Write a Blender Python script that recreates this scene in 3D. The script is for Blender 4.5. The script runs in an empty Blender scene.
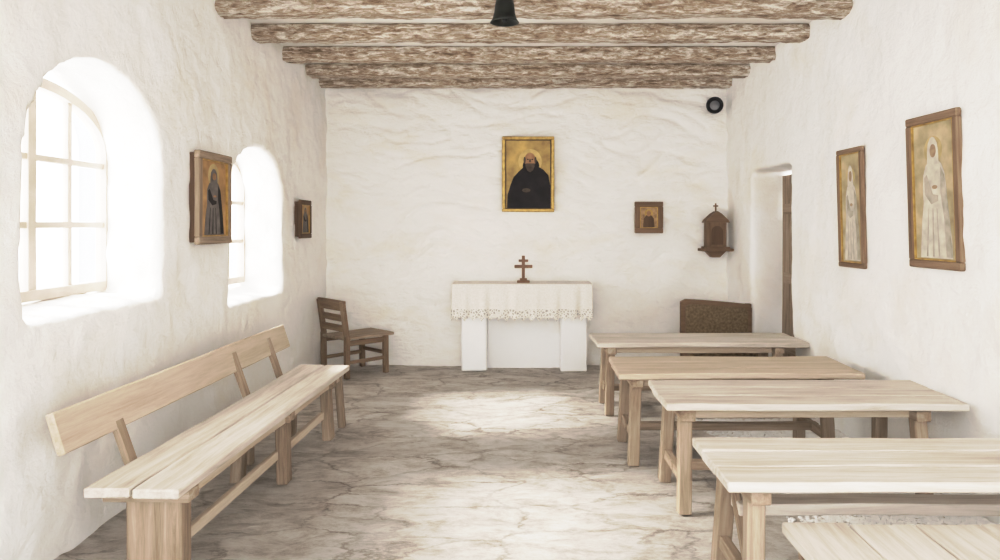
import bpy, bmesh, math, random
from mathutils import Vector, Matrix, noise
random.seed(7)
scene = bpy.context.scene
COL = scene.collection

# ------------------------------------------------------------------ materials
def new_mat(name):
    m = bpy.data.materials.new(name); m.use_nodes = True
    nt = m.node_tree
    b = nt.nodes['Principled BSDF']
    return m, nt, b
def N(nt, t, **kw):
    n = nt.nodes.new(t)
    for k, v in kw.items():
        if k in n.inputs: n.inputs[k].default_value = v
        else: setattr(n, k, v)
    return n
def ramp(nt, stops):
    r = nt.nodes.new('ShaderNodeValToRGB')
    e = r.color_ramp.elements
    while len(e) < len(stops): e.new(0.5)
    for i, (p, c) in enumerate(stops):
        e[i].position = p; e[i].color = (c[0], c[1], c[2], 1)
    return r
def coords(nt, scale, rnd=True):
    tc = N(nt, 'ShaderNodeTexCoord')
    mp = N(nt, 'ShaderNodeMapping'); mp.inputs['Scale'].default_value = scale
    nt.links.new(tc.outputs['Object'], mp.inputs['Vector'])
    if rnd:
        oi = N(nt, 'ShaderNodeObjectInfo')
        mu = N(nt, 'ShaderNodeMath', operation='MULTIPLY'); mu.inputs[1].default_value = 37.0
        nt.links.new(oi.outputs['Random'], mu.inputs[0])
        cb = N(nt, 'ShaderNodeCombineXYZ')
        for k in 'XYZ': nt.links.new(mu.outputs[0], cb.inputs[k])
        nt.links.new(cb.outputs[0], mp.inputs['Location'])
    return mp.outputs[0]
def plain(name, c, rough=0.7, metal=0.0, var=0.12, sc=9):
    m, nt, b = new_mat(name)
    v = coords(nt, (sc, sc, sc))
    n = N(nt, 'ShaderNodeTexNoise', Scale=1.0, Detail=6.0)
    nt.links.new(v, n.inputs['Vector'])
    r = ramp(nt, [(0.3, [x*(1-var) for x in c]), (0.7, [min(1, x*(1+var)) for x in c])])
    nt.links.new(n.outputs['Fac'], r.inputs['Fac'])
    nt.links.new(r.outputs['Color'], b.inputs['Base Color'])
    b.inputs['Roughness'].default_value = rough; b.inputs['Metallic'].default_value = metal
    return m
_wood = {}
def wood(kind, axis):
    key = (kind, axis)
    if key in _wood: return _wood[key]
    pal = {
      'pale':  [(0.29,(0.27,0.22,0.175)),(0.41,(0.51,0.445,0.38)),(0.54,(0.66,0.60,0.535)),(0.74,(0.78,0.735,0.68))],
      'honey': [(0.27,(0.28,0.205,0.145)),(0.42,(0.48,0.39,0.30)),(0.57,(0.60,0.51,0.415)),(0.78,(0.70,0.63,0.54))],
      'leg':   [(0.29,(0.085,0.058,0.04)),(0.42,(0.23,0.17,0.12)),(0.56,(0.37,0.295,0.225)),(0.75,(0.56,0.49,0.41))],
      'chair': [(0.25,(0.08,0.05,0.03)),(0.45,(0.19,0.125,0.08)),(0.62,(0.30,0.22,0.15)),(0.85,(0.42,0.33,0.25))],
      'brown': [(0.25,(0.08,0.048,0.03)),(0.5,(0.19,0.12,0.075)),(0.75,(0.31,0.21,0.135)),(0.9,(0.38,0.28,0.19))],
      'dark':  [(0.25,(0.05,0.027,0.017)),(0.5,(0.11,0.065,0.04)),(0.75,(0.18,0.115,0.07)),(0.9,(0.24,0.16,0.10))],
      'beam':  [(0.33,(0.08,0.05,0.03)),(0.42,(0.24,0.165,0.11)),(0.50,(0.45,0.36,0.275)),(0.58,(0.84,0.79,0.72))],
    }[kind]
    m, nt, b = new_mat('wood_%s_%s' % (kind, axis))
    long_, cross = (1.8, 30.0) if kind != 'beam' else (9.0, 38.0)
    s = [cross]*3; s['xyz'.index(axis)] = long_
    v = coords(nt, s)
    n = N(nt, 'ShaderNodeTexNoise', Scale=1.0, Detail=11.0, Roughness=0.75, Distortion=0.5)
    nt.links.new(v, n.inputs['Vector'])
    s2 = [7.0]*3; s2['xyz'.index(axis)] = 1.0
    if kind == 'beam': s2 = [20.0]*3; s2['xyz'.index(axis)] = 2.0
    v2 = coords(nt, s2)
    n2 = N(nt, 'ShaderNodeTexNoise', Scale=1.0, Detail=5.0, Roughness=0.6)
    nt.links.new(v2, n2.inputs['Vector'])
    mx = N(nt, 'ShaderNodeMix', data_type='FLOAT'); mx.inputs[0].default_value = 0.35 if kind != 'beam' else 0.25
    nt.links.new(n.outputs['Fac'], mx.inputs[2]); nt.links.new(n2.outputs['Fac'], mx.inputs[3])
    r = ramp(nt, pal)
    nt.links.new(mx.outputs[0], r.inputs['Fac'])
    nt.links.new(r.outputs['Color'], b.inputs['Base Color'])
    bp = N(nt, 'ShaderNodeBump', Strength=0.9 if kind == 'beam' else 0.6, Distance=0.025 if kind == 'beam' else 0.008)
    nt.links.new(n.outputs['Fac'], bp.inputs['Height']); nt.links.new(bp.outputs[0], b.inputs['Normal'])
    b.inputs['Roughness'].default_value = 0.8
    _wood[key] = m
    return m

def plaster(name, tint, stretch=(1,1,1), bump=0.5, dist=0.035):
    m, nt, b = new_mat(name)
    v = coords(nt, stretch, rnd=False)
    n = N(nt, 'ShaderNodeTexNoise', Scale=1.6, Detail=8.0, Roughness=0.6, Distortion=0.4)
    nt.links.new(v, n.inputs['Vector'])
    r = ramp(nt, [(0.30, [tint[0]*0.95, tint[1]*0.925, tint[2]*0.88]), (0.5, tint), (0.8, [min(1,t*1.02) for t in tint])])
    nt.links.new(n.outputs['Fac'], r.inputs['Fac']); nt.links.new(r.outputs['Color'], b.inputs['Base Color'])
    n2 = N(nt, 'ShaderNodeTexNoise', Scale=6.0, Detail=11.0, Roughness=0.66, Distortion=0.3)
    nt.links.new(v, n2.inputs['Vector'])
    bp = N(nt, 'ShaderNodeBump', Strength=bump, Distance=dist)
    nt.links.new(n2.outputs['Fac'], bp.inputs['Height']); nt.links.new(bp.outputs[0], b.inputs['Normal'])
    b.inputs['Roughness'].default_value = 0.92
    return m
M_side = plaster('limewash_plaster', (0.94,0.922,0.895), bump=0.6, dist=0.04)
M_back = plaster('limewash_back_plaster', (0.935,0.905,0.86), (0.9,1,1.7), 0.8, 0.042)
M_ceil = plaster('ceiling_limewash', (0.91,0.885,0.85), bump=0.4)

def floor_mat():
    m, nt, b = new_mat('worn_stone_floor')
    v = coords(nt, (0.75,1.6,1), rnd=False)
    n = N(nt, 'ShaderNodeTexNoise', Scale=4.5, Detail=14.0, Roughness=0.82, Distortion=0.3)
    nt.links.new(v, n.inputs['Vector'])
    r = ramp(nt, [(0.34,(0.36,0.31,0.265)),(0.44,(0.57,0.515,0.46)),(0.52,(0.72,0.67,0.615)),(0.64,(0.83,0.80,0.755))])
    nt.links.new(n.outputs['Fac'], r.inputs['Fac'])
    nd = N(nt, 'ShaderNodeTexNoise', Scale=2.5, Detail=9.0, Roughness=0.70)
    nt.links.new(v, nd.inputs['Vector'])
    ms = N(nt, 'ShaderNodeVectorMath', operation='SCALE'); ms.inputs[3].default_value = 0.36
    nt.links.new(nd.outputs['Color'], ms.inputs[0])
    ad = N(nt, 'ShaderNodeVectorMath', operation='ADD')
    nt.links.new(v, ad.inputs[0]); nt.links.new(ms.outputs[0], ad.inputs[1])
    vo = N(nt, 'ShaderNodeTexVoronoi', feature='DISTANCE_TO_EDGE', Scale=2.1)
    nt.links.new(ad.outputs[0], vo.inputs['Vector'])
    cr = ramp(nt, [(0.0,(0.46,0.41,0.37)),(0.011,(0.68,0.645,0.61)),(0.028,(1,1,1))])
    nt.links.new(vo.outputs['Distance'], cr.inputs['Fac'])
    vc = N(nt, 'ShaderNodeTexVoronoi', feature='F1', Scale=2.1)
    nt.links.new(ad.outputs[0], vc.inputs['Vector'])
    sp = N(nt, 'ShaderNodeSeparateColor'); nt.links.new(vc.outputs['Color'], sp.inputs[0])
    tr = ramp(nt, [(0.0,(0.91,0.90,0.89)),(1.0,(1.03,1.025,1.02))]); nt.links.new(sp.outputs[0], tr.inputs['Fac'])
    mt = N(nt, 'ShaderNodeMix', data_type='RGBA', blend_type='MULTIPLY'); mt.inputs[0].default_value = 1.0
    nt.links.new(r.outputs['Color'], mt.inputs[6]); nt.links.new(tr.outputs['Color'], mt.inputs[7])
    nk = N(nt, 'ShaderNodeTexNoise', Scale=1.9, Detail=4.0); nt.links.new(v, nk.inputs['Vector'])
    kr = N(nt, 'ShaderNodeMapRange'); kr.inputs[1].default_value = 0.40; kr.inputs[2].default_value = 0.60
    kr.inputs[3].default_value = 0.22; kr.inputs[4].default_value = 0.85
    nt.links.new(nk.outputs['Fac'], kr.inputs[0])
    mx = N(nt, 'ShaderNodeMix', data_type='RGBA', blend_type='MULTIPLY')
    nt.links.new(kr.outputs[0], mx.inputs[0])
    nt.links.new(mt.outputs[2], mx.inputs[6]); nt.links.new(cr.outputs['Color'], mx.inputs[7])
    nt.links.new(mx.outputs[2], b.inputs['Base Color'])
    n3 = N(nt, 'ShaderNodeTexNoise', Scale=9.0, Detail=13.0, Roughness=0.82)
    nt.links.new(v, n3.inputs['Vector'])
    b1 = N(nt, 'ShaderNodeBump', Strength=1.0, Distance=0.055)
    nt.links.new(n3.outputs['Fac'], b1.inputs['Height'])
    b2 = N(nt, 'ShaderNodeBump', Strength=0.6, Distance=0.018)
    nt.links.new(cr.outputs['Color'], b2.inputs['Height']); nt.links.new(b1.outputs[0], b2.inputs['Normal'])
    nt.links.new(b2.outputs[0], b.inputs['Normal'])
    b.inputs['Roughness'].default_value = 0.8
    return m
M_floor = floor_mat()

# ------------------------------------------------------------------ geometry helpers
def finish(name, bm, mat, parent=None, loc=(0,0,0), rot=(0,0,0), smooth=False):
    me = bpy.data.meshes.new(name); bm.to_mesh(me); bm.free()
    if smooth:
        for p in me.polygons: p.use_smooth = True
    o = bpy.data.objects.new(name, me); COL.objects.link(o)
    if mat: me.materials.append(mat)
    o.location = loc; o.rotation_euler = rot
    if parent: o.parent = parent
    return o
def group(name, loc=(0,0,0), rz=0.0):
    e = bpy.data.objects.new(name, None); COL.objects.link(e)
    e.empty_display_size = 0.1
    e.location = loc; e.rotation_euler = (0,0,rz)
    return e
def plank(name, c, size, kind='pale', parent=None, rot=(0,0,0), jit=0.003, bev=0.004, axis=None, mat=None, seg=0.15):
    """slightly irregular hand-sawn board; c = centre"""
    ax = axis if axis is not None else max(range(3), key=lambda i: size[i])
    bm = bmesh.new()
    bmesh.ops.create_cube(bm, size=1.0)
    bmesh.ops.scale(bm, vec=size, verts=bm.verts)
    k = max(1, int(size[ax]/seg))
    if k > 1:
        es = [e for e in bm.edges if abs((e.verts[0].co-e.verts[1].co)[ax]) > size[ax]*0.9]
        bmesh.ops.subdivide_edges(bm, edges=es, cuts=k-1, use_grid_fill=True)
    ph = random.uniform(0, 100)
    for v in bm.verts:
        q = v.co*2.2 + Vector((ph, ph, ph))
        d = noise.noise_vector(q)
        v.co += d*jit*2
    if bev > 0:
        es = [e for e in bm.edges if len(e.link_faces) == 2 and e.calc_face_angle(0) > 0.8]
        bmesh.ops.bevel(bm, geom=es, offset=bev, segments=1, affect='EDGES')
    return finish(name, bm, mat or wood(kind, 'xyz'[ax]), parent, c, rot)
def stick(name, p0, p1, w, d, kind='leg', parent=None, jit=0.003, bev=0.005, mat=None):
    """square post running between two points"""
    p0, p1 = Vector(p0), Vector(p1)
    v = p1-p0
    o = plank(name, (0,0,0), (w, d, v.length), kind, parent, jit=jit, bev=bev, axis=2, mat=mat)
    z = v.normalized(); x = Vector((1,0,0)); x = (x - z*x.dot(z)).normalized(); y = z.cross(x)
    o.rotation_euler = Matrix((x, y, z)).transposed().to_euler()
    o.location = (p0+p1)/2
    return o
def lathe(name, prof, mat, parent=None, loc=(0,0,0), rot=(0,0,0), n=40):
    bm = bmesh.new(); rings = []
    for r, z in prof:
        rings.append([bm.verts.new((max(r,1e-4)*math.cos(2*math.pi*i/n), max(r,1e-4)*math.sin(2*math.pi*i/n), z)) for i in range(n)])
    for a, b in zip(rings, rings[1:]):
        for i in range(n):
            bm.faces.new((a[i], a[(i+1)%n], b[(i+1)%n], b[i]))
    bmesh.ops.remove_doubles(bm, verts=bm.verts, dist=2e-4)
    bmesh.ops.recalc_face_normals(bm, faces=bm.faces)
    return finish(name, bm, mat, parent, loc, rot, True)
def slab(name, pts, y, th, mat, parent, smooth=False):
    """flat shape in the x/z plane, front face at -y side"""
    bm = bmesh.new()
    f = bm.faces.new([bm.verts.new((x, y, z)) for x, z in pts])
    r = bmesh.ops.extrude_face_region(bm, geom=[f])
    for v in [g for g in r['geom'] if isinstance(g, bmesh.types.BMVert)]: v.co.y -= th
    bmesh.ops.recalc_face_normals(bm, faces=bm.faces)
    return finish(name, bm, mat, parent)
def ell(cx, cz, rx, rz, n=28, a0=0, a1=360):
    return [(cx+rx*math.cos(math.radians(a0+(a1-a0)*i/n)), cz+rz*math.sin(math.radians(a0+(a1-a0)*i/n))) for i in range(n)]
def bake(o):
    dg = bpy.context.evaluated_depsgraph_get()
    ev = o.evaluated_get(dg)
    me = bpy.data.meshes.new_from_object(ev)
    mats = list(o.data.materials)
    o.modifiers.clear(); o.data = me
    if not me.materials:
        for m in mats: me.materials.append(m)
    for p in me.polygons: p.use_smooth = True
    return me
def displace(me, fn):
    """fn(co, normal) -> new co, applied in bulk (normals cached first)"""
    n = len(me.vertices)
    co = [0.0]*(3*n); no = [0.0]*(3*n)
    me.vertices.foreach_get('co', co); me.vertices.foreach_get('normal', no)
    for i in range(n):
        c = Vector(co[3*i:3*i+3]); q = fn(c, Vector(no[3*i:3*i+3]))
        co[3*i], co[3*i+1], co[3*i+2] = q
    me.vertices.foreach_set('co', co); me.update()

# ------------------------------------------------------------------ room shell
LX = -2.08; BY = 7.5; CZ = 3.07; Y0 = -1.6
SL = 0.037
def rx(y): return 2.24 + SL*(BY-y)
def lean(y): return -0.02 - 0.18*(7.95-y)/(7.95-Y0)      # at z = 3.25
def rxz(y, z): return rx(y) + lean(y)*z/3.25

def arch_cutter(cy, hw_i, sp_i, pk_i, sl_i, hw_o, sp_o, pk_o, sl_o, x_i, x_o):
    def prof(hw, sp, pk, sl):
        p = [(-hw, sl), (hw, sl)]
        for i in range(0, 17):
            a = math.pi*i/16
            p.append((hw*math.cos(a), sp+(pk-sp)*math.sin(a)))
        return p
    bm = bmesh.new()
    A = [bm.verts.new((x_i, cy+y, z)) for y, z in prof(hw_i, sp_i, pk_i, sl_i)]
    B = [bm.verts.new((x_o, cy+y, z)) for y, z in prof(hw_o, sp_o, pk_o, sl_o)]
    bm.faces.new(A); bm.faces.new(B[::-1])
    n = len(A)
    for i in range(n): bm.faces.new((A[i], B[i], B[(i+1)%n], A[(i+1)%n]))
    bmesh.ops.recalc_face_normals(bm, faces=bm.faces)
    return finish('cutter', bm, None)
def prism(name, co8, mat):
    bm = bmesh.new(); v = [bm.verts.new(c) for c in co8]
    for f in ((0,1,2,3),(7,6,5,4),(0,4,5,1),(1,5,6,2),(2,6,7,3),(3,7,4,0)):
        bm.faces.new([v[i] for i in f])
    bmesh.ops.recalc_face_normals(bm, faces=bm.faces)
    return finish(name, bm, mat)
def adobe(o, cutters, vox, sm):
    for c in cutters:
        m = o.modifiers.new('cut', 'BOOLEAN'); m.object = c; m.operation = 'DIFFERENCE'; m.solver = 'EXACT'
    r = o.modifiers.new('rm', 'REMESH'); r.mode = 'VOXEL'; r.voxel_size = vox; r.use_smooth_shade = True
    s = o.modifiers.new('sm', 'SMOOTH'); s.iterations = sm; s.factor = 0.5
    me = bake(o)
    for c in cutters: bpy.data.objects.remove(c, do_unlink=True)
    return me

W1, W2 = 3.51, 5.57
wl = prism('wall_left', [(-2.62,Y0,-0.1),(LX,Y0,-0.1),(LX,7.95,-0.1),(-2.62,7.95,-0.1),
                         (-2.62,Y0,3.25),(LX,Y0,3.25),(LX,7.95,3.25),(-2.62,7.95,3.25)], M_side)
cut1 = arch_cutter(W1, 0.54,1.80,2.30,1.08, 0.63,1.95,2.32,1.13, -2.0,-2.70)
cut2 = arch_cutter(W2, 0.55,1.68,2.11,0.91, 0.60,1.82,2.15,1.00, -2.0,-2.70)
me = adobe(wl, [cut1, cut2], 0.026, 7)
def f_l(c, n):
    if c.x < -2.5: return c
    d = noise.fractal(Vector((c.x*1.5, c.y*1.6, c.z*1.6)), 0.8, 2.1, 4)*0.022
    d += noise.noise(Vector((c.x*6, c.y*6, c.z*6)))*0.007 + noise.noise(Vector((c.x*15, c.y*15, c.z*15)))*0.003
    return c + n*d
displace(me, f_l)
wr = prism('wall_right', [(rx(Y0),Y0,-0.1),(rx(Y0)+0.6,Y0,-0.1),(rx(7.95)+0.6,7.95,-0.1),(rx(7.95),7.95,-0.1),
                          (rx(Y0)+lean(Y0),Y0,3.25),(rx(Y0)+0.6,Y0,3.25),(rx(7.95)+0.6,7.95,3.25),(rx(7.95)+lean(7.95),7.95,3.25)], M_side)
bm = bmesh.new(); bmesh.ops.create_cube(bm, size=1)
bmesh.ops.scale(bm, vec=(1.6, 0.94, 2.3), verts=bm.verts)
cd = finish('cutter', bm, None, loc=(2.6, 6.28, 0.86))
bpy.context.view_layer.update()
me = adobe(wr, [cd], 0.026, 5)
def f_r(c, n):
    d = noise.fractal(Vector((c.x*1.5+9, c.y*1.5, c.z*1.5)), 0.8, 2.1, 4)*0.018
    d += noise.noise(Vector((c.x*6, c.y*6, c.z*6)))*0.006 + noise.noise(Vector((c.x*15, c.y*15, c.z*15)))*0.003
    return c + n*d
displace(me, f_r)
wb = prism('wall_back', [(-2.6,BY,-0.1),(2.9,BY,-0.1),(2.9,BY+0.45,-0.1),(-2.6,BY+0.45,-0.1),
                         (-2.6,BY,3.25),(2.9,BY,3.25),(2.9,BY+0.45,3.25),(-2.6,BY+0.45,3.25)], M_back)
me = adobe(wb, [], 0.02, 1)
def f_b(c, n):
    if c.y > BY+0.1: return c
    w = noise.noise(Vector((c.x*0.9, 3.1, c.z*0.8)))*0.55 + noise.noise(Vector((c.x*3.2, 1.1, c.z*3.0)))*0.06
    q = Vector((c.x*0.85, 1.7, (c.z+w)*3.4))
    rr = max(1-abs(noise.noise(q))*2.2, 0)**4
    q2 = Vector((c.x*1.7+5, 8.7, (c.z+w*0.8)*6.5))
    r2 = max(1-abs(noise.noise(q2))*2.4, 0)**3
    msk = 0.45 + 0.9*max(0, noise.noise(Vector((c.x*0.8, 9.0, c.z*1.1)))+0.15)
    amp = 0.30+0.70*min(1, max(0, (c.z-0.8)/1.4))
    c.y = c.y + amp*msk*(rr*0.058 + r2*0.026) + noise.fractal(Vector((c.x*1.6, 0, c.z*2.0)), 0.7, 2, 5)*0.018 \
          + noise.noise(Vector((c.x*9, 0, c.z*12)))*0.003
    return c
displace(me, f_b)
# floor (gently uneven)
bm = bmesh.new()
bmesh.ops.create_grid(bm, x_segments=180, y_segments=300, size=0.5)
for v in bm.verts:
    x = -2.6 + (v.co.x+0.5)*5.7; y = Y0 + (v.co.y+0.5)*(8.0-Y0)
    z = noise.fractal(Vector((x*1.3, y*2.2, 0)), 0.8, 2.1, 5)*0.014
    z += -max(0, 1-abs(noise.noise(Vector((x*0.9, y*2.4, 4))))*9)*0.010
    v.co = (x, y, min(z, 0.004))
fl = finish('floor', bm, M_floor, smooth=True)
# ceiling
plank('ceiling', (0.15, (Y0+7.95)/2, CZ+0.06), (5.6, 7.95-Y0, 0.12), mat=M_ceil, jit=0.0, bev=0)

# beams
def beam(y, idx):
    wd = 0.19; h = 0.125
    L = rxz(y,3) - LX + 0.08
    bm = bmesh.new(); n = 220; m = 16
    rings = []
    ph = random.uniform(0, 50)
    for i in range(n+1):
        x = -L/2 + L*i/n; ring = []
        for j in range(m*2):
            a = 2*math.pi*j/(m*2)
            sx, sz = math.cos(a), math.sin(a)
            k = (abs(sx)**5+abs(sz)**5)**(-1/5)
            yy, zz = sx*k*wd/2, sz*k*h/2
            nn = noise.fractal(Vector((x*5+ph, yy*16, zz*16)), 0.7, 2.2, 4)*0.012 + noise.noise(Vector((x*1.2+ph, 0, 3)))*0.010
            nn -= max(0, noise.noise(Vector((x*9+ph, yy*20, zz*30))))*0.024
            f = 1 + nn/0.09
            zz2 = zz*f if zz < 0 else zz
            ring.append(bm.verts.new((x, yy*f, zz2)))
        rings.append(ring)
    for a, b in zip(rings, rings[1:]):
        for j in range(m*2): bm.faces.new((a[j], a[(j+1)%(m*2)], b[(j+1)%(m*2)], b[j]))
    bm.faces.new(rings[0]); bm.faces.new(rings[-1][::-1])
    bmesh.ops.recalc_face_normals(bm, faces=bm.faces)
    finish('ceiling_beam', bm, wood('beam','x'), loc=((rxz(y,3)+LX)/2, y+wd/2, CZ-h/2+0.004), smooth=True)
for i, y in enumerate((4.77-0.67*5, 4.77-0.67*4, 4.77-0.67*3, 4.77-0.67*2, 4.77-0.67, 4.77, 5.43, 6.12, 6.78, 7.27)): beam(y, i)

# ------------------------------------------------------------------ windows
M_frame = plain('painted_window_frame', (0.50,0.43,0.365), 0.6)
def glass_mat():
    m, nt, b = new_mat('window_glass')
    nt.nodes.remove(b)
    t = N(nt, 'ShaderNodeBsdfTransparent'); g = N(nt, 'ShaderNodeBsdfGlossy', Roughness=0.05)
    fr = N(nt, 'ShaderNodeFresnel', IOR=1.3)
    mx = N(nt, 'ShaderNodeMixShader')
    nt.links.new(fr.outputs[0], mx.inputs[0]); nt.links.new(t.outputs[0], mx.inputs[1]); nt.links.new(g.outputs[0], mx.inputs[2])
    nt.links.new(mx.outputs[0], nt.nodes['Material Output'].inputs[0])
    return m
M_glass = glass_mat()
def window(name, cy, hw, sp, pk, sl, x, zs):
    g = group(name, (x, cy, 0), math.pi/2)   # local x -> world y ; local -y -> +x
    def top(u): return sp+(pk-sp)*math.sqrt(max(0, 1-(u/hw)**2))
    t = 0.055
    outer = [(-hw, sl), (hw, sl)] + [(hw*math.cos(math.pi*i/24), sp+(pk-sp)*math.sin(math.pi*i/24)) for i in range(25)]
    inner = [(-hw+t, sl+t), (hw-t, sl+t)] + [((hw-t)*math.cos(math.pi*i/24), sp+(pk-sp-t)*math.sin(math.pi*i/24)) for i in range(25)]
    bm = bmesh.new()
    n = len(outer)
    L = [[bm.verts.new((p[0], yy, p[1])) for p in pr] for yy in (0.03, -0.03) for pr in (outer, inner)]
    for i in range(n):
        j = (i+1) % n
        bm.faces.new((L[0][i], L[0][j], L[1][j], L[1][i]))
        bm.faces.new((L[2][i], L[3][i], L[3][j], L[2][j]))
        bm.faces.new((L[0][i], L[2][i], L[2][j], L[0][j]))
        bm.faces.new((L[1][i], L[1][j], L[3][j], L[3][i]))
    bmesh.ops.recalc_face_normals(bm, faces=bm.faces)
    finish('arched_frame', bm, M_frame, g)
    plank('mullion', (0,0,(sl+top(0))/2), (0.06,0.05,top(0)-sl-0.03), mat=M_frame, parent=g, jit=0.001)
    for s in (-1, 1):
        u = s*hw*0.46
        plank('glazing_bar_v', (u,0,(sl+top(u))/2), (0.034,0.034,top(u)-sl-0.03), mat=M_frame, parent=g, jit=0.001)
    for z in zs:
        hh = hw if z < sp else hw*math.sqrt(max(0,1-((z-sp)/(pk-sp))**2))
        plank('glazing_bar_h', (0,0,z), (2*hh-0.04,0.034,0.034), mat=M_frame, parent=g, jit=0.001)
    bm = bmesh.new()
    bm.faces.new([bm.verts.new((p[0], 0.0, p[1])) for p in inner])
    finish('glass', bm, M_glass, g)
window('window_1', 3.485, 0.66, 1.91, 2.25, 1.12, -2.45, (1.50, 1.84))
window('window_2', W2, 0.62, 1.80, 2.13, 1.0, -2.45, (1.36, 1.69))

# ------------------------------------------------------------------ door in right recess
gd = group('door_1', (2.545, 6.28, 0), -math.pi/2)
for i in range(5):
    plank('door_plank_%d'%i, (-0.368+0.184*i, 0, 0.985), (0.180,0.04,1.97), 'leg', gd, axis=2)
for z in (0.35, 1.0, 1.65): plank('door_batten', (0.02,-0.03,z), (0.80,0.025,0.10), 'leg', gd)

# ------------------------------------------------------------------ tables
def table(x0, x1, y0, y1, h=0.58, kind='pale', name='trestle_table', npl=3, stretch=True, apx=0.12, foot=False):
    cx, cy = (x0+x1)/2, (y0+y1)/2
    g = group(name, (cx, cy, 0))
    L, W = x1-x0, y1-y0
    w = W/npl
    for i in range(npl):
        e = random.uniform(-0.010, 0.010)
        plank('top_plank_%d'%(i+1), (e, -W/2+w*(i+0.5), h-0.019), (L, w-0.005, 0.038), kind, g, jit=0.0025, bev=0.006)
    for s, ex in ((-1, -L/2+apx), (1, L/2-apx-0.10)):
        plank('end_bearer', (ex, 0, h-0.068), (0.075, W-0.06, 0.06), 'leg', g)
        for t in (-1, 1):
            stick('leg', (ex, t*(W/2-0.10), h-0.04), (ex + s*0.02, t*(W/2-0.045), 0.0), 0.068, 0.062, 'leg', g)
        plank('end_crossbar', (ex+s*0.012, 0, 0.17), (0.04, W-0.14, 0.055), 'leg', g)
    for t in ((1,) if foot else (-1, 1)):
        plank('apron', (-0.05, t*(W/2-0.115), h-0.070), (L-2*apx-0.10, 0.028, 0.055), 'honey', g)
    if stretch:
        plank('stretcher', (-0.05, 0.0, 0.175), (L-2*apx-0.02, 0.06, 0.045), 'leg', g)
    if foot:
        plank('foot_board', (-0.02, 0.035, 0.38), (L-2*apx-0.02, 0.11, 0.045), 'pale', g)
        stick('brace', (-L/2+apx, 0.12, 0.50), (-L/2+apx+0.0, -0.16, 0.12), 0.03, 0.045, 'leg', g)
    return g
table(0.60, 2.26, 5.46, 5.97, kind='pale')
table(0.61, 2.14, 4.33, 4.91, kind='honey')
table(0.75, 2.31, 3.59, 4.16, kind='pale')
table(0.75, 2.30, 2.50, 3.03, kind='pale', stretch=False, foot=True)

# plank bench in the right foreground
gp = group('plank_bench', (1.62, 2.205, 0))
for i in range(6):
    plank('seat_plank_%d'%i, (-0.57+0.235*i, random.uniform(-0.01,0.01), 0.415), (0.229,0.58,0.04), 'pale', gp, axis=1)
for t in (-1, 1):
    plank('rail', (0, t*0.22, 0.365), (1.3,0.04,0.06), 'leg', gp)
    for ex in (-0.58, 0.62): stick('leg', (ex, t*0.22, 0.39), (ex, t*0.24, 0), 0.06, 0.06, 'leg', gp)

# ------------------------------------------------------------------ left bench with back
g = group('bench_with_backrest', (-1.545, 2.78, 0), math.radians(-1.8))
LB = 2.48
plank('seat_plank_1', (-0.098, LB/2, 0.43), (0.186, LB, 0.04), 'pale', g, jit=0.003, bev=0.006)
plank('seat_plank_2', (0.096, LB/2, 0.43), (0.186, LB+0.01, 0.04), 'pale', g, jit=0.003, bev=0.006)
plank('backrest_board', (-0.305, LB/2+0.0, 0.665), (0.034, LB+0.02, 0.175), 'honey', g, rot=(0, math.radians(-17), 0), jit=0.003, bev=0.006)
for i, yy in enumerate((0.37, 1.60, 2.15)):
    stick('back_post_%d'%i, (-0.20, yy, 0.0), (-0.20, yy, 0.42), 0.05, 0.06, 'leg', g)
    stick('back_support_%d'%i, (-0.195, yy, 0.36), (-0.315, yy, 0.70), 0.03, 0.065, 'leg', g)
for i, yy in enumerate((0.14, 1.30, 2.13)):
    plank('bearer_%d'%i, (0.0, yy, 0.385), (0.36, 0.09, 0.05), 'leg', g)
    if i == 0:
        plank('end_leg', (0.035, yy, 0.18), (0.23, 0.085, 0.37), 'leg', g, axis=2)
    else:
        stick('front_leg_%d'%i, (0.12, yy, 0.37), (0.135, yy, 0.0), 0.065, 0.085, 'leg', g)
        stick('rear_leg_%d'%i, (-0.12, yy, 0.37), (-0.14, yy, 0.0), 0.065, 0.085, 'leg', g)
stick('far_leg', (0.13, 2.38, 0.41), (0.15, 2.42, 0.0), 0.05, 0.05, 'leg', g)
plank('stretcher', (0.10, 1.16, 0.17), (0.03, 2.0, 0.05), 'honey', g)
plank('under_rail', (0.14, LB/2, 0.385), (0.03, LB-0.3, 0.05), 'honey', g)

# ------------------------------------------------------------------ chair back-left
g = group('wooden_chair', (-1.68, 6.80, 0), math.radians(45))
Wc, Dc = 0.44, 0.45
for yy in (0, Wc):
    stick('back_post', (0, yy, 0), (0, yy, 0.42), 0.05, 0.05, 'chair', g)
    stick('back_post_upper', (0, yy, 0.40), (-0.05, yy, 0.76), 0.045, 0.05, 'chair', g)
    stick('front_leg', (Dc, yy, 0), (Dc-0.01, yy, 0.38), 0.05, 0.05, 'chair', g)
    plank('side_stretcher', (Dc/2, yy, 0.16), (Dc, 0.025, 0.035), 'chair', g)
    plank('seat_rail', (Dc/2, yy, 0.345), (Dc, 0.03, 0.05), 'chair', g)
plank('front_stretcher', (Dc, Wc/2, 0.20), (0.025, Wc, 0.035), 'chair', g)
for i in range(3):
    plank('seat_plank', (Dc/2+0.04, 0.073+0.147*i, 0.39), (Dc+0.13, 0.146, 0.028), 'leg', g)
plank('crest_rail', (-0.046, Wc/2, 0.715), (0.028, Wc+0.06, 0.10), 'chair', g, axis=1)
for z in (0.49, 0.59): plank('back_slat', (-0.02, Wc/2, z), (0.02, Wc, 0.065), 'chair', g, axis=1)

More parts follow.
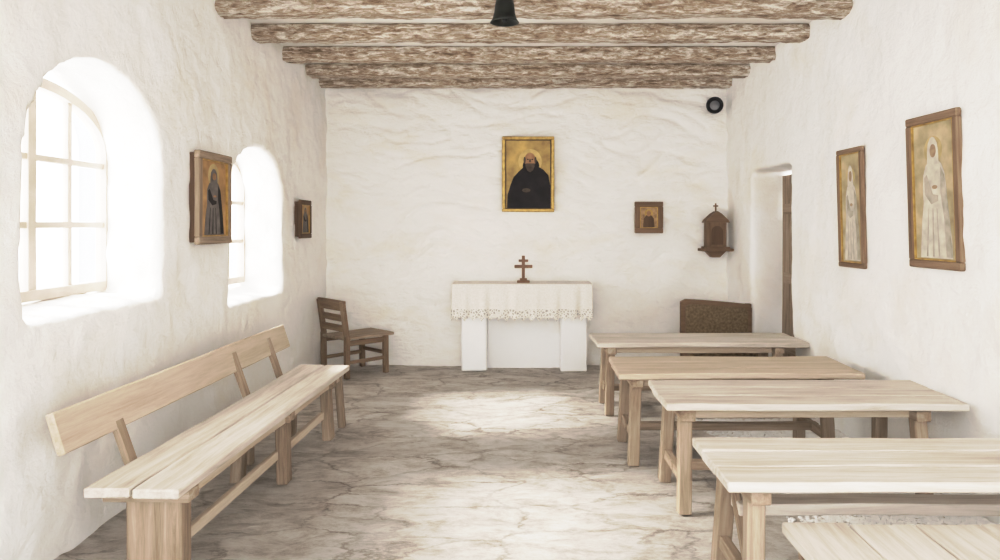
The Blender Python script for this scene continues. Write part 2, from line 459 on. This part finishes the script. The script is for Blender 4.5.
# ------------------------------------------------------------------ altar
M_alt = plaster('altar_plaster', (0.91,0.90,0.885), bump=0.3)
g = group('altar', (0.02, 7.30, 0))
plank('pillar_left', (-0.49, -0.0, 0.43), (0.26,0.30,0.86), mat=M_alt, parent=g, jit=0.004, bev=0.012)
plank('pillar_right', (0.53, -0.0, 0.43), (0.27,0.30,0.86), mat=M_alt, parent=g, jit=0.004, bev=0.012)
plank('back_panel', (0.02, 0.10, 0.42), (0.80,0.10,0.84), mat=M_alt, parent=g, jit=0.003, bev=0.0)
plank('altar_top', (0.0, 0.0, 0.865), (1.38,0.35,0.05), mat=M_alt, parent=g, jit=0.001, bev=0.006)
def cloth_mat(lace):
    m, nt, b = new_mat('lace' if lace else 'linen')
    b.inputs['Roughness'].default_value = 0.9
    v = coords(nt, (1,1,1), rnd=False)
    n = N(nt, 'ShaderNodeTexNoise', Scale=60.0, Detail=3.0); nt.links.new(v, n.inputs['Vector'])
    r = ramp(nt, [(0.3,(0.74,0.69,0.62)),(0.7,(0.86,0.82,0.76))])
    nt.links.new(n.outputs['Fac'], r.inputs['Fac']); nt.links.new(r.outputs['Color'], b.inputs['Base Color'])
    if lace:
        vo = N(nt, 'ShaderNodeTexVoronoi', feature='DISTANCE_TO_EDGE', Scale=38.0); nt.links.new(v, vo.inputs['Vector'])
        cr = ramp(nt, [(0.13,(1,1,1)),(0.2,(0.45,0.45,0.45))])
        nt.links.new(vo.outputs['Distance'], cr.inputs['Fac']); nt.links.new(cr.outputs['Color'], b.inputs['Alpha'])
    return m
M_linen, M_lace = cloth_mat(False), cloth_mat(True)
z_top_all = 0.90
def drape(name, z_top, z_bot, scal, mat, off):
    hx, hy = 0.715, 0.20
    path = []
    ns, nf = 40, 200
    for i in range(ns): path.append((-hx, 0.18-(0.18+hy)*i/ns, -1, 0))
    for i in range(nf+1): path.append((-hx+2*hx*i/nf, -hy, 0, -1))
    for i in range(1, ns+1): path.append((hx, -hy+(0.18+hy)*i/ns, 1, 0))
    bm = bmesh.new(); cols = []; s = 0
    for k, (x, y, nx, ny) in enumerate(path):
        s = k*0.0072
        zb = z_bot + (scal*abs(math.sin(s*math.pi/0.085)) if scal else 0)
        col = []
        for j in range(13):
            f = j/12
            z = z_top + (zb-z_top)*f
            g_ = (z_top_all - z)/0.36
            wv = (math.sin(s*34)+0.5*math.sin(s*61+1))*0.014*g_ + off
            col.append(bm.verts.new((x+nx*wv, y+ny*wv, z)))
        cols.append(col)
    for a, b in zip(cols, cols[1:]):
        for j in range(12): bm.faces.new((a[j], b[j], b[j+1], a[j+1]))
    return finish(name, bm, mat, g, smooth=True)
drape('cloth_drop', 0.90, 0.64, 0, M_linen, 0.0)
drape('lace_border', 0.645, 0.520, 0.040, M_lace, 0.0005)
plank('cloth_top', (0,-0.01,0.899), (1.432,0.382,0.006), mat=M_linen, parent=g, jit=0.0005, bev=0.002)

g = group('altar_cross', (0.035, 7.26, 0.902))
mc = plain('cross_wood', (0.17,0.085,0.04), 0.5)
plank('base_step', (0,0,0.012), (0.13,0.08,0.024), mat=mc, parent=g, jit=0.0005)
plank('base_block', (0,0,0.034), (0.075,0.05,0.024), mat=mc, parent=g, jit=0.0005)
plank('upright', (0,0,0.16), (0.032,0.02,0.24), mat=mc, parent=g, jit=0.0005, bev=0.003)
plank('upper_bar', (0,0,0.228), (0.10,0.02,0.026), mat=mc, parent=g, jit=0.0005, bev=0.003)
plank('lower_bar', (0,0,0.168), (0.185,0.02,0.032), mat=mc, parent=g, jit=0.0005, bev=0.003)

# ------------------------------------------------------------------ pictures
M_gold = plain('gilt', (0.42,0.28,0.09), 0.45, 0.4, 0.3, 25)
M_goldbg = plain('gold_leaf_ground', (0.40,0.265,0.085), 0.5, 0.1, 0.35, 8)
M_ochre = plain('ochre_ground', (0.42,0.345,0.225), 0.8, 0, 0.35, 9)
M_halo = plain('dull_halo', (0.46,0.36,0.19), 0.7, 0, 0.25, 12)
M_brownbg = plain('brown_ground', (0.42,0.27,0.13), 0.8, 0, 0.35, 9)
M_black = plain('black_robe', (0.014,0.012,0.014), 0.8, 0, 0.4, 10)
M_skin = plain('painted_skin', (0.34,0.20,0.11), 0.8, 0, 0.2, 20)
M_face = plain('painted_saint_face', (0.34,0.24,0.165), 0.8, 0, 0.2, 30)
M_hair = plain('painted_beard', (0.09,0.065,0.05), 0.8, 0, 0.3, 20)
M_white = plain('painted_white_robe', (0.55,0.51,0.435), 0.8, 0, 0.2, 18)
M_shade = plain('painted_robe_fold', (0.40,0.36,0.295), 0.8, 0, 0.25, 16)
M_grey = plain('painted_grey_robe', (0.17,0.15,0.14), 0.8, 0, 0.35, 16)
def frame(g, w, h, fw, th, kind=None, mat=None, lip=None):
    for nm, c, s, ax in (('frame_top',(0,-th/2,h/2-fw/2),(w,th,fw),0),('frame_bottom',(0,-th/2,-h/2+fw/2),(w,th,fw),0),
                     ('frame_left',(-w/2+fw/2,-th/2,0),(fw,th,h-2*fw+0.002),2),('frame_right',(w/2-fw/2,-th/2,0),(fw,th,h-2*fw+0.002),2)):
        plank(nm, c, s, kind or 'brown', g, jit=0.0012, bev=0.006, axis=ax, mat=mat)
    plank('backing', (0,0.018,0), (w-0.03,0.04,h-0.03), 'dark', g, jit=0, bev=0)
    if lip:
        iw, ih = w-2*fw, h-2*fw; t = 0.008
        for c, s in (((0,-th*0.4,ih/2-t/2),(iw,th*0.8,t)),((0,-th*0.4,-ih/2+t/2),(iw,th*0.8,t)),((-iw/2+t/2,-th*0.4,0),(t,th*0.8,ih)),((iw/2-t/2,-th*0.4,0),(t,th*0.8,ih))):
            plank('inner_lip', c, s, parent=g, mat=lip, jit=0.0, bev=0.001)
def sc(pts, w, h): return [(x*w, z*h) for x, z in pts]

w, h = 0.555, 0.80
g = group('icon_painting_of_monk', (0.087, 7.465, 2.04))
g.rotation_euler = (math.radians(1), 0, 0)
frame(g, w, h, 0.034, 0.035, mat=M_gold, lip=M_hair)
plank('panel', (0,-0.010,0), (w-0.06,0.012,h-0.06), mat=M_goldbg, parent=g, jit=0, bev=0)
Y = -0.0165
slab('halo', ell(0.02,0.135,0.125,0.135,36), Y, 0.0012, plain('halo_gold',(0.48,0.34,0.13),0.5,0.2,0.2,20), g)
slab('robe', [(-0.225,-0.36),(0.235,-0.36),(0.235,-0.12),(0.215,-0.01),(0.16,0.05),(0.10,0.085),(-0.04,0.085),(-0.10,0.03),(-0.155,-0.03),(-0.19,-0.12),(-0.22,-0.22)], Y-0.0013, 0.0012, M_black, g)
slab('hood', ell(0.03,0.09,0.088,0.085,28), Y-0.0014, 0.0012, M_black, g)
slab('head', ell(0.02,0.15,0.060,0.080,28), Y-0.0028, 0.0012, M_skin, g)
slab('beard', [(-0.03,0.115),(0.07,0.115),(0.067,0.08),(0.05,0.04),(0.02,0.02),(-0.01,0.04),(-0.028,0.08)], Y-0.0042, 0.001, M_hair, g)
for s in (-1,1):
    slab('eye', ell(0.02+s*0.024,0.158,0.010,0.005,12), Y-0.0042, 0.001, M_black, g)
    slab('side_hair', ell(0.02+s*0.058,0.15,0.012,0.035,14), Y-0.0042, 0.001, M_hair, g)
slab('nose', [(0.014,0.16),(0.026,0.16),(0.029,0.13),(0.011,0.13)], Y-0.0054, 0.001, M_hair, g)
slab('hand', ell(-0.02,-0.17,0.045,0.022,18), Y-0.0028, 0.001, M_hair, g)

g = group('small_framed_icon', (1.37, 7.465, 1.58))
frame(g, 0.30, 0.335, 0.055, 0.04, 'brown', lip=M_gold)
plank('panel', (0,-0.012,0), (0.20,0.012,0.235), mat=plain('aged_icon_ground',(0.33,0.22,0.12),0.7,0,0.4,25), parent=g, jit=0, bev=0)
slab('painted_robe', sc([(-0.30,-0.45),(0.30,-0.45),(0.27,-0.05),(0.13,0.10),(-0.13,0.10),(-0.27,-0.05)],0.20,0.235), -0.0185, 0.001, wood('dark','z'), g)
slab('painted_halo', ell(0,0.045,0.044,0.044), -0.0185, 0.0009, M_gold, g)
slab('painted_head', ell(0,0.042,0.024,0.031), -0.0197, 0.001, M_skin, g)

def saint(g, w, h, robe, bgm, halo=True):
    plank('panel', (0,-0.008,0), (w,0.01,h), mat=bgm, parent=g, jit=0, bev=0)
    y = -0.0135
    if halo: slab('halo', ell(0,0.29*h,0.20*w,0.20*w,28), y, 0.001, M_halo, g)
    body = [(-0.34,-0.47),(0.38,-0.47),(0.37,-0.36),(0.33,-0.20),(0.29,-0.06),(0.27,0.05),(0.24,0.13),(0.18,0.19),(0.10,0.22),
            (-0.08,0.22),(-0.17,0.185),(-0.23,0.12),(-0.25,0.02),(-0.24,-0.08),(-0.29,-0.22),(-0.32,-0.36)]
    slab('robe', sc(body, w, h), y-0.0012, 0.001, robe, g)
    fold = M_shade if robe is M_white else M_black
    slab('mantle_shadow', sc([(0.16,0.17),(0.24,0.11),(0.28,-0.02),(0.34,-0.25),(0.375,-0.46),(0.25,-0.46),(0.22,-0.2),(0.15,0.0)], w, h), y-0.0024, 0.001, fold, g)
    slab('sleeve_fold', sc([(-0.21,0.10),(-0.15,0.12),(-0.02,-0.02),(0.10,-0.03),(0.09,-0.07),(-0.06,-0.09),(-0.20,-0.02)], w, h), y-0.0024, 0.001, fold, g)
    slab('veil', sc([(-0.13,0.19),(0.13,0.19),(0.125,0.28),(0.10,0.34),(0.05,0.375),(0,0.385),(-0.05,0.375),(-0.10,0.34),(-0.125,0.28)], w, h), y-0.0024, 0.001, robe, g)
    slab('face', ell(0.01*w,0.285*h,0.068*w,0.047*h,20), y-0.0036, 0.001, M_face if robe is M_white else M_skin, g)
    for px, tw in ((-0.18,0.014),(-0.04,0.018),(0.09,0.014)):
        slab('robe_fold', sc([(px-tw,-0.46),(px+tw,-0.46),(px*0.7+tw*0.4,-0.12),(px*0.7-tw*0.4,-0.12)], w, h), y-0.0024, 0.001, fold, g)
    slab('hands', ell(0.03*w,0.03*h,0.06*w,0.014*h,16), y-0.0038, 0.001, M_face if robe is M_white else M_skin, g)

def hang_right(name, y, z, off):
    g = group(name, (rxz(y,z)-off, y, z))
    a = math.atan(-lean(y)/3.25)
    g.rotation_euler = (Matrix.Rotation(-a, 3, 'Y') @ Matrix.Rotation(-math.pi/2+math.atan(SL), 3, 'Z')).to_euler()
    return g
g = hang_right('framed_saint_painting', 3.84, 1.685, 0.04)
w, h = 0.455, 0.85
frame(g, w, h, 0.045, 0.03, 'chair', lip=M_gold); saint(g, w-0.07, h-0.07, M_white, M_ochre)
g = hang_right('framed_saint_painting', 4.75, 1.615, 0.04)
w, h = 0.335, 0.81
frame(g, w, h, 0.034, 0.03, 'chair', lip=M_gold); saint(g, w-0.055, h-0.055, M_white, M_ochre)
g = group('framed_icon_painting', (-2.045, 4.64, 1.675), math.pi/2)
w, h = 0.50, 0.60
frame(g, w, h, 0.05, 0.035, 'leg', lip=M_gold); saint(g, w-0.09, h-0.09, M_grey, M_brownbg)
g = group('small_framed_picture', (-2.045, 6.62, 1.555), math.pi/2)
frame(g, 0.34, 0.36, 0.045, 0.025, 'dark', lip=M_gold); saint(g, 0.26, 0.28, M_grey, M_brownbg)

# ------------------------------------------------------------------ wall shrine
g = group('wooden_wall_shrine', (2.06, 7.37, 1.17))
K = 'brown'
plank('shelf', (0.0,-0.0,0.07), (0.32,0.22,0.028), K, g)
plank('shelf_lip', (0.0,-0.0,0.092), (0.26,0.18,0.02), K, g)
slab('bracket', [(-0.11,0.06),(0.11,0.06),(0.04,-0.01),(-0.04,-0.01)], 0.08, 0.10, wood(K,'x'), g)
plank('body', (0,0.015,0.23), (0.20,0.14,0.26), K, g, axis=2)
slab('door_arch', [(-0.06,0.125),(0.06,0.125)]+ell(0,0.26,0.06,0.06,12,0,180)+[(-0.06,0.26)], -0.055, 0.006, wood('dark','z'), g)
for s in (-1,1): stick('colonnette', (s*0.085,-0.06,0.10),(s*0.085,-0.06,0.36),0.018,0.018,K,g,jit=0)
slab('pediment', [(-0.125,0.355),(0.125,0.355),(0.11,0.385),(0.04,0.45),(0,0.475),(-0.04,0.45),(-0.11,0.385)], 0.09, 0.17, wood(K,'x'), g)
stick('finial', (0,0,0.46),(0,0,0.56),0.016,0.016,K,g,jit=0)
plank('finial_bar', (0,0,0.53),(0.055,0.014,0.014),K,g,jit=0)

# ------------------------------------------------------------------ small wall spotlight / hanging bell
M_blk = plain('black_metal', (0.02,0.02,0.022), 0.5, 0.2, 0.2)
M_lens = plain('lens_grey', (0.16,0.16,0.17), 0.3, 0.0, 0.1)
g = group('wall_spotlight', (2.06, 7.40, 2.76))
g.rotation_euler = (math.radians(90), 0, math.radians(-18))
lathe('housing', [(0.0,-0.06),(0.05,-0.055),(0.07,-0.02),(0.088,0.03),(0.088,0.045),(0.068,0.045),(0.066,0.03),(0.0,0.03)], M_blk, g)
lathe('lens', [(0.0,0.036),(0.045,0.034),(0.05,0.031)], M_lens, g)
stick('bracket', (0,0,-0.10),(0,0,-0.05),0.03,0.03,parent=g,mat=M_blk,jit=0)

g = group('hanging_bell', (-0.10, 4.55, 2.815))
M_bell = plain('dark_bronze', (0.03,0.033,0.03), 0.5, 0.5, 0.3)
lathe('bell_body', [(0.0,0.165),(0.035,0.163),(0.055,0.145),(0.063,0.11),(0.068,0.06),(0.080,0.02),(0.094,0.0),(0.086,0.0),(0.062,0.05),(0.055,0.11),(0.04,0.14),(0,0.15)], M_bell, g)
lathe('clapper', [(0,0.0),(0.014,0.006),(0.016,0.02),(0.006,0.035),(0.004,0.15)], M_blk, g, n=16)
lathe('hanger_rod', [(0,0.16),(0.012,0.165),(0.009,0.18),(0.009,0.26)], M_blk, g, n=16)

# ------------------------------------------------------------------ dark high-backed chair by the door
M_weave = plain('woven_cover', (0.18,0.13,0.08), 0.9, 0, 0.4, 45)
g = group('high_backed_chair', (1.89, 6.62, 0))
def backshape(f):
    p = [(-0.34,0.06),(0.34,0.06),(0.34,0.70),(0.315,0.735),(0.12,0.755),(-0.12,0.775),(-0.29,0.785),(-0.34,0.76)]
    return [(x*f, 0.42+(z-0.42)*f) for x, z in p]
slab('back_frame', backshape(1), 0.17, 0.06, wood('brown','x'), g)
slab('back_cover', backshape(0.88), 0.111, 0.015, M_weave, g)
plank('seat', (0,-0.05,0.30), (0.66,0.34,0.08), mat=M_weave, parent=g, jit=0.003, bev=0.02)
for s in (-1,1):
    stick('rear_leg', (s*0.31,0.14,0),(s*0.31,0.14,0.74),0.055,0.05,'brown',g)
    stick('front_leg', (s*0.31,-0.20,0),(s*0.31,-0.20,0.30),0.05,0.05,'brown',g)
    plank('side_panel', (s*0.315,-0.04,0.20),(0.025,0.32,0.20),'brown',g)
plank('front_rail', (0,-0.20,0.22),(0.60,0.03,0.08),'brown',g)

# ------------------------------------------------------------------ fine pale gravel along right wall foot
ico = bmesh.new(); bmesh.ops.create_icosphere(ico, subdivisions=1, radius=1.0)
IV = [v.co.copy() for v in ico.verts]; IF = [[v.index for v in f.verts] for f in ico.faces]; ico.free()
VV, FF = [], []
for i in range(26000):
    y = random.uniform(2.4, 5.4)
    edge = 1.35 + 0.18*noise.noise(Vector((y*2, 0, 0)))
    x = random.uniform(edge, rx(y)-0.02)
    if random.random() > min(1, (x-edge)/0.35+0.15): continue
    r = random.uniform(0.006, 0.014)
    mt = Matrix.Translation((x, y, r*0.25)) @ Matrix.Rotation(random.uniform(0,6.28),4,'Z') @ Matrix.Diagonal((r*random.uniform(0.8,1.5), r, r*0.6, 1))
    b0 = len(VV)
    VV += [tuple(mt @ v) for v in IV]; FF += [[a+b0 for a in f] for f in IF]
gm = bpy.data.meshes.new('gravel'); gm.from_pydata(VV, [], FF); gm.update()
gm.materials.append(plain('pale_gravel', (0.87,0.855,0.83), 0.9, 0, 0.12, 12))
go = bpy.data.objects.new('gravel', gm); COL.objects.link(go); go.parent = fl

# ------------------------------------------------------------------ light
wld = bpy.data.worlds.new('sky'); scene.world = wld; wld.use_nodes = True
bg = wld.node_tree.nodes['Background']
bg.inputs[0].default_value = (1.0,0.992,0.985,1); bg.inputs[1].default_value = 3.8
def sun(elev, az, s, ang, col):
    d = bpy.data.lights.new('sun', 'SUN'); d.energy = s; d.angle = math.radians(ang); d.color = col
    o = bpy.data.objects.new('sun', d); COL.objects.link(o)
    v = Vector((math.cos(math.radians(elev))*math.cos(math.radians(az)), math.cos(math.radians(elev))*math.sin(math.radians(az)), -math.sin(math.radians(elev))))
    o.rotation_euler = v.to_track_quat('-Z','Y').to_euler()
sun(33, 2, 8.5, 13, (1.0,0.95,0.88))
for nm, cy, cz in (('window_daylight', W1, 1.7), ('window_daylight', W2, 1.58)):
    d = bpy.data.lights.new(nm, 'AREA'); d.shape = 'RECTANGLE'; d.size = 1.2; d.size_y = 1.25; d.energy = 18; d.color = (1.0,0.98,0.95)
    o = bpy.data.objects.new(nm, d); COL.objects.link(o)
    o.location = (-2.80, cy, cz)
    o.rotation_euler = (math.radians(90), 0, math.radians(-90))

# ------------------------------------------------------------------ camera
cam = bpy.data.cameras.new('camera'); co = bpy.data.objects.new('camera', cam); COL.objects.link(co)
co.location = (0,0,1.5); co.rotation_euler = (math.radians(90),0,0)
cam.sensor_width = 36; cam.lens = 25.2; cam.shift_x = -0.020; cam.shift_y = -0.055
cam.clip_start = 0.05
scene.camera = co
# high-key tone curve (film-like highlight roll-off)
vs = scene.view_settings
vs.view_transform = 'Standard'; vs.look = 'None'; vs.exposure = 0.0
vs.use_curve_mapping = True
cm = vs.curve_mapping
cm.white_level = (4,4,4)
cv = cm.curves[3]
pts = [(0,0),(0.10/4,0.135),(0.25/4,0.40),(0.5/4,0.74),(0.8/4,0.885),(1.4/4,0.955),(1,1)]
cv.points[0].location = pts[0]; cv.points[1].location = pts[-1]
for p in pts[1:-1]: cv.points.new(*p)
cm.update()
